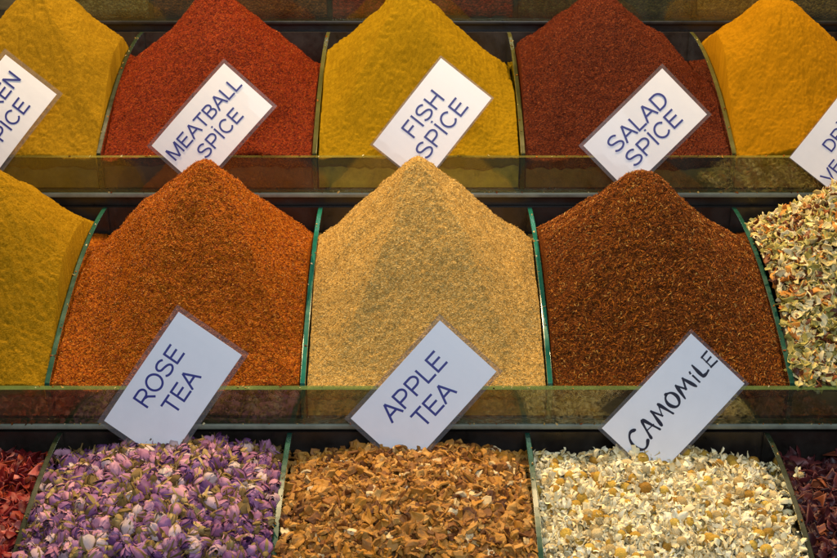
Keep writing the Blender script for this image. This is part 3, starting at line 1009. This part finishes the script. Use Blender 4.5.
# plain sans capitals: (advance width, strokes), cap height 1
SANS = {
    'A': (0.93, [[(0.04, 0), (0.465, 1.0)], [(0.465, 1.0), (0.89, 0)], [(0.19, 0.36), (0.74, 0.36)]]),
    'B': (0.93, [[(0.16, 0), (0.16, 1)], [(0.12, 0.95), (0.48, 0.95)] + arc(0.50, 0.74, 0.25, 0.21, 90, -90) + [(0.16, 0.53)], [(0.48, 0.53)] + arc(0.52, 0.29, 0.28, 0.24, 90, -90) + [(0.12, 0.05)]]),
    'C': (1.01, [arc(0.53, 0.5, 0.42, 0.46, 38, 322, 26)]),
    'D': (1.01, [[(0.16, 0), (0.16, 1)], [(0.12, 0.95), (0.45, 0.95)] + arc(0.47, 0.5, 0.42, 0.45, 90, -90, 20) + [(0.12, 0.05)]]),
    'E': (0.93, [[(0.16, 0), (0.16, 1)], [(0.12, 0.95), (0.84, 0.95)], [(0.12, 0.53), (0.79, 0.53)], [(0.12, 0.05), (0.86, 0.05)]]),
    'F': (0.853, [[(0.16, 0), (0.16, 1)], [(0.12, 0.95), (0.80, 0.95)], [(0.12, 0.51), (0.70, 0.51)]]),
    'G': (1.086, [arc(0.55, 0.5, 0.44, 0.46, 40, 318, 26) + [(0.95, 0.25), (0.95, 0.46)], [(0.56, 0.46), (0.99, 0.46)]]),
    'H': (1.01, [[(0.16, 0), (0.16, 1)], [(0.85, 0), (0.85, 1)], [(0.12, 0.53), (0.89, 0.53)]]),
    'I': (0.388, [[(0.194, 0), (0.194, 1)]]),
    'İ': (0.388, [[(0.194, 0), (0.194, 1)], [(0.194, 1.14), (0.194, 1.25)]]),
    'K': (0.93, [[(0.16, 0), (0.16, 1)], [(0.82, 1.0), (0.16, 0.37)], [(0.38, 0.58), (0.88, 0)]]),
    'L': (0.777, [[(0.15, 0), (0.15, 1)], [(0.11, 0.05), (0.74, 0.05)]]),
    'M': (1.163, [[(0.14, 0), (0.14, 1)], [(0.16, 1), (0.58, 0)], [(0.58, 0), (1.0, 1)], [(1.02, 0), (1.02, 1)]]),
    'N': (1.01, [[(0.15, 0), (0.15, 1)], [(0.15, 0.98), (0.85, 0.02)], [(0.85, 0), (0.85, 1)]]),
    'O': (1.086, [arc(0.543, 0.5, 0.45, 0.47, 0, 360, 34)]),
    'P': (0.93, [[(0.16, 0), (0.16, 1)], [(0.12, 0.95), (0.52, 0.95)] + arc(0.54, 0.69, 0.29, 0.26, 90, -90) + [(0.12, 0.43)]]),
    'R': (1.01, [[(0.16, 0), (0.16, 1)], [(0.12, 0.95), (0.56, 0.95)] + arc(0.58, 0.705, 0.29, 0.245, 90, -90) + [(0.12, 0.46)], [(0.46, 0.46), (0.68, 0.36), (0.94, 0)]]),
    'S': (0.93, [arc(0.46, 0.73, 0.33, 0.23, 22, 230, 16) + [(0.47, 0.51), (0.60, 0.475)] + arc(0.46, 0.265, 0.36, 0.225, 52, -160, 16)]),
    'T': (0.853, [[(0.425, 0), (0.425, 1)], [(0.02, 0.95), (0.83, 0.95)]]),
    'V': (0.93, [[(0.03, 1), (0.465, 0)], [(0.465, 0), (0.90, 1)]]),
}


def print_strokes(text, cap, line):
    out = []
    rows = text.split("\n")
    for k, row in enumerate(rows):
        wd = sum(SANS[c][0] for c in row)
        x = -wd / 2
        y0 = ((len(rows) - 1) / 2 - k) * line / cap - 0.5
        for c in row:
            for st in SANS[c][1]:
                out.append([((x + a) * cap, (y0 + b) * cap) for a, b in st])
            x += SANS[c][0]
    return out


def stroke_mesh(strokes, w, pen=True):
    """felt pen strokes as slightly raised ribbons; strokes are point lists in the card's plane"""
    V, F = [], []
    for si, pts in enumerate(strokes):
        p = np.array(pts, float)
        hz = 0.0001 + (si % 7) * 0.000006
        # smooth the polyline
        for _ in range(2):
            if pen and len(p) > 2:
                q = [p[0]]
                for a, b in zip(p[:-1], p[1:]):
                    q += [a * 0.75 + b * 0.25, a * 0.25 + b * 0.75]
                q.append(p[-1])
                p = np.array(q)
        d = np.gradient(p, axis=0)
        d /= np.linalg.norm(d, axis=1)[:, None] + 1e-9
        nrm = np.stack([-d[:, 1], d[:, 0]], 1)
        ww = np.full(len(p), w * 0.5)
        if pen:
            p[0] -= d[0] * w * 0.4
            p[-1] += d[-1] * w * 0.4
            ww *= 1 + 0.3 * np.sin(np.arange(len(p)) * 0.55 + si * 2.1)
            ww[0] *= 0.6
            ww[-1] *= 0.6
        b = len(V)
        for a, n_, q in zip(p, nrm, ww):
            V += [(*(a - n_ * q), 0), (*(a + n_ * q), 0), (*(a + n_ * q), hz), (*(a - n_ * q), hz)]
        for i in range(len(p) - 1):
            s, t = b + 4 * i, b + 4 * i + 4
            F += [(s + 3, t + 3, t + 2, s + 2), (s, s + 1, t + 1, t), (s, t, t + 3, s + 3), (s + 1, s + 2, t + 2, t + 1)]
        F += [(b, b + 3, b + 2, b + 1)]
        e = b + 4 * (len(p) - 1)
        F += [(e, e + 1, e + 2, e + 3)]
    return np.array(V), F


def grid_sheet(w, h, th, bow, nx=14, ny=8):
    xs, ys = np.linspace(-w / 2, w / 2, nx), np.linspace(-h / 2, h / 2, ny)
    X, Y = np.meshgrid(xs, ys)
    Zb = bow * (1 - (2 * X / 0.115) ** 2)
    V = np.concatenate([np.stack([X.ravel(), Y.ravel(), Zb.ravel() + th], 1), np.stack([X.ravel(), Y.ravel(), Zb.ravel()], 1)])
    idx = np.arange(nx * ny).reshape(ny, nx)
    q = np.stack([idx[:-1, :-1].ravel(), idx[:-1, 1:].ravel(), idx[1:, 1:].ravel(), idx[1:, :-1].ravel()], 1)
    F = q.tolist() + (q[:, ::-1] + nx * ny).tolist()
    loop = idx[0].tolist() + idx[1:, -1].tolist() + idx[-1, -2::-1].tolist() + idx[-2:0:-1, 0].tolist()
    for a, b in zip(loop, loop[1:] + loop[:1]):
        F.append((b, a, a + nx * ny, b + nx * ny))
    return V, F


def sign(text, loc, ang, size, w=0.1137, h=0.0665, border=0.0036, lean=20, yaw=0.0, bow=0.0020, label="", shift=(0, 0), line=0.92, strokes=None, ink=None):
    e = empty("name_card", loc)
    e.rotation_euler = (math.radians(90 - lean), 0, math.radians(yaw))
    tag(e, label, "name card", "white laminated name cards leaning on the glass fronts")
    ca, sa = math.cos(math.radians(ang)), math.sin(math.radians(ang))
    R = np.array([[ca, -sa], [sa, ca]])

    def place(V):
        V = np.array(V, float)
        V[:, :2] = V[:, :2] @ R.T
        return V
    V, F = grid_sheet(w + 2 * border, h + 2 * border, 0.0003, bow)
    link_mesh("laminate", place(V), F, [M_lam], e, smooth=False)
    V, F = grid_sheet(w, h, 0.0003, bow + 0.00045)
    link_mesh("paper", place(V), F, [M_paper], e, smooth=False)
    pen = strokes is not None
    if not pen:
        strokes = [[(a + shift[0], b + shift[1]) for a, b in st] for st in print_strokes(text, size, line)]
    V, F = stroke_mesh(strokes, 0.0025 if pen else 0.0006 + size * 0.092, pen)
    V[:, 2] += bow * (1 - (2 * V[:, 0] / 0.115) ** 2) + 0.00045 + 0.0003 + 0.00004
    link_mesh("lettering", place(V), F, [M_ink_black if pen else M_ink], e)
    return e


sign("CHICKEN\nSPİCE", (-0.4355, 1.1763, 1.2046), 52, 0.0153, label="white card reading CHICKEN SPİCE, cut off by the picture's edge", border=0.0046, line=0.0243)
sign("MEATBALL\nSPİCE", (-0.2139, 1.1735, 1.1968), 48.3, 0.0146, label="white card reading MEATBALL SPİCE on the red mound", line=0.0225)
sign("FISH\nSPİCE", (0.014, 1.1751, 1.2013), 51.6, 0.0172, label="white card reading FISH SPİCE on the greenish yellow mound", border=0.002, line=0.0243)
sign("SALAD\nSPİCE", (0.2347, 1.1721, 1.1929), 44.5, 0.0172, label="white card reading SALAD SPİCE on the dark maroon mound", line=0.0235)
sign("DRİED\nVEGETABLE", (0.446, 1.1706, 1.1891), 52, 0.0128, label="white card with DRİ and VE showing, on the orange yellow mound", border=0.001, line=0.0190)
sign("ROSE\nTEA", (-0.2156, 0.9086, 1.0297), 55.4, 0.0155, w=0.1165, h=0.067, label="white card reading ROSE TEA above the rosebuds", border=0.0046, line=0.0236, shift=(0.002, 0.004))
sign("APPLE\nTEA", (0.0044, 0.9064, 1.0239), 47.8, 0.0164, w=0.1165, h=0.067, label="white card reading APPLE TEA above the chopped apple", border=0.004, line=0.0236)

# CAMOMiLE by felt pen: letters in boxes 1 wide, 1 high, placed along the card
GL = {
    'C': [[(0.85, 0.9), (0.55, 1.0), (0.2, 0.8), (0.05, 0.4), (0.25, 0.05), (0.6, 0.0), (0.95, 0.2)]],
    'A': [[(0.0, 0.0), (0.25, 0.6), (0.5, 1.0), (0.7, 0.5), (0.9, 0.0)], [(0.2, 0.4), (0.8, 0.38)]],
    'M': [[(0.0, 0.0), (0.1, 0.5), (0.18, 0.95)], [(0.18, 0.95), (0.45, 0.35)], [(0.45, 0.35), (0.78, 0.95)], [(0.78, 0.95), (0.88, 0.5), (1.0, 0.0)]],
    'O': [[(0.5, 1.0), (0.15, 0.85), (0.02, 0.45), (0.25, 0.05), (0.65, 0.02), (0.95, 0.4), (0.85, 0.85), (0.5, 1.0), (0.4, 1.0)]],
    'i': [[(0.5, 0.0), (0.5, 0.6)], [(0.48, 0.88), (0.54, 0.94)]],
    'L': [[(0.15, 1.0), (0.1, 0.5), (0.1, 0.05)], [(0.1, 0.05), (0.5, 0.0), (0.9, 0.06)]],
    'E': [[(0.9, 0.98), (0.15, 0.95)], [(0.15, 0.95), (0.1, 0.05)], [(0.15, 0.5), (0.75, 0.52)], [(0.1, 0.05), (0.9, 0.02)]],
}
strokes = []
xx = -0.0505
for ch, wd, ht, dy in (('C', 0.0150, 0.0205, -0.0110), ('A', 0.0125, 0.0185, -0.0080), ('M', 0.0150, 0.0160, -0.0068), ('O', 0.0125, 0.0150, -0.0058), ('M', 0.0150, 0.0140, -0.0052), ('i', 0.0050, 0.0125, -0.0046), ('L', 0.0090, 0.0140, -0.0045), ('E', 0.0090, 0.0130, -0.0040)):
    for s in GL[ch]:
        strokes.append([(xx + a * wd * 0.96, dy + 0.003 + b * ht) for a, b in s])
    xx += wd * 0.96 + 0.0024
sign("", (0.2236, 0.9031, 1.0148), 47, 0.024, w=0.1140, h=0.0645, label="white card with CAMOMiLE handwritten in black felt pen", border=0.0030, strokes=strokes)

# ------------------------------------------------------------------ crumbs spilled along the glass edges
cr = np.random.default_rng(77)
crumb_protos = [chip(cr, cr.uniform(0.0006, 0.0014), cr.uniform(0.0004, 0.0009), cr.uniform(0.8, 1.8), 0.3, 0.3, 0.1) for _ in range(8)]
V, F, MI, T, base = [], [], [], [], 0
cm = [F_rooibos, F_tan, F_chili, V_cream]
for ti in (1, 2, 3):
    yf, zf, xs, ph = TIERS[ti]
    for k in range(150):
        x = cr.uniform(-0.45, 0.45)
        if k % 3 == 0:      # on the top edge of the pane
            p = (x, yf - cr.uniform(0.003, 0.008), zf + 0.0005)
        elif k % 3 == 1:    # on the edge strip under it
            p = (x, yf - 0.0098, zf - ph + 0.0062)
        else:               # on the divider tops
            d = cr.uniform(0.02, 0.22)
            p = (xs[cr.integers(0, len(xs))] + cr.uniform(-0.002, 0.002), yf + d, zf + float(prof(d)) + 0.0022)
        R = rand_rot(cr, 1)[0]
        v, f, mi = crumb_protos[cr.integers(8)]
        V.append((v * cr.uniform(0.5, 1.1)) @ R.T + np.array(p))
        F += [tuple(a + base for a in q) for q in fix_tris(f)]
        MI += [int(cr.integers(4))] * len(f)
        T.append(np.full(len(v), cr.random()))
        base += len(v)
o = link_mesh("spilled_crumbs", np.concatenate(V), F, cm, mi=MI, tint=np.concatenate(T))
tag(o, "tiny spice crumbs spilled along the glass edges of the bins", "crumbs", kind="stuff")
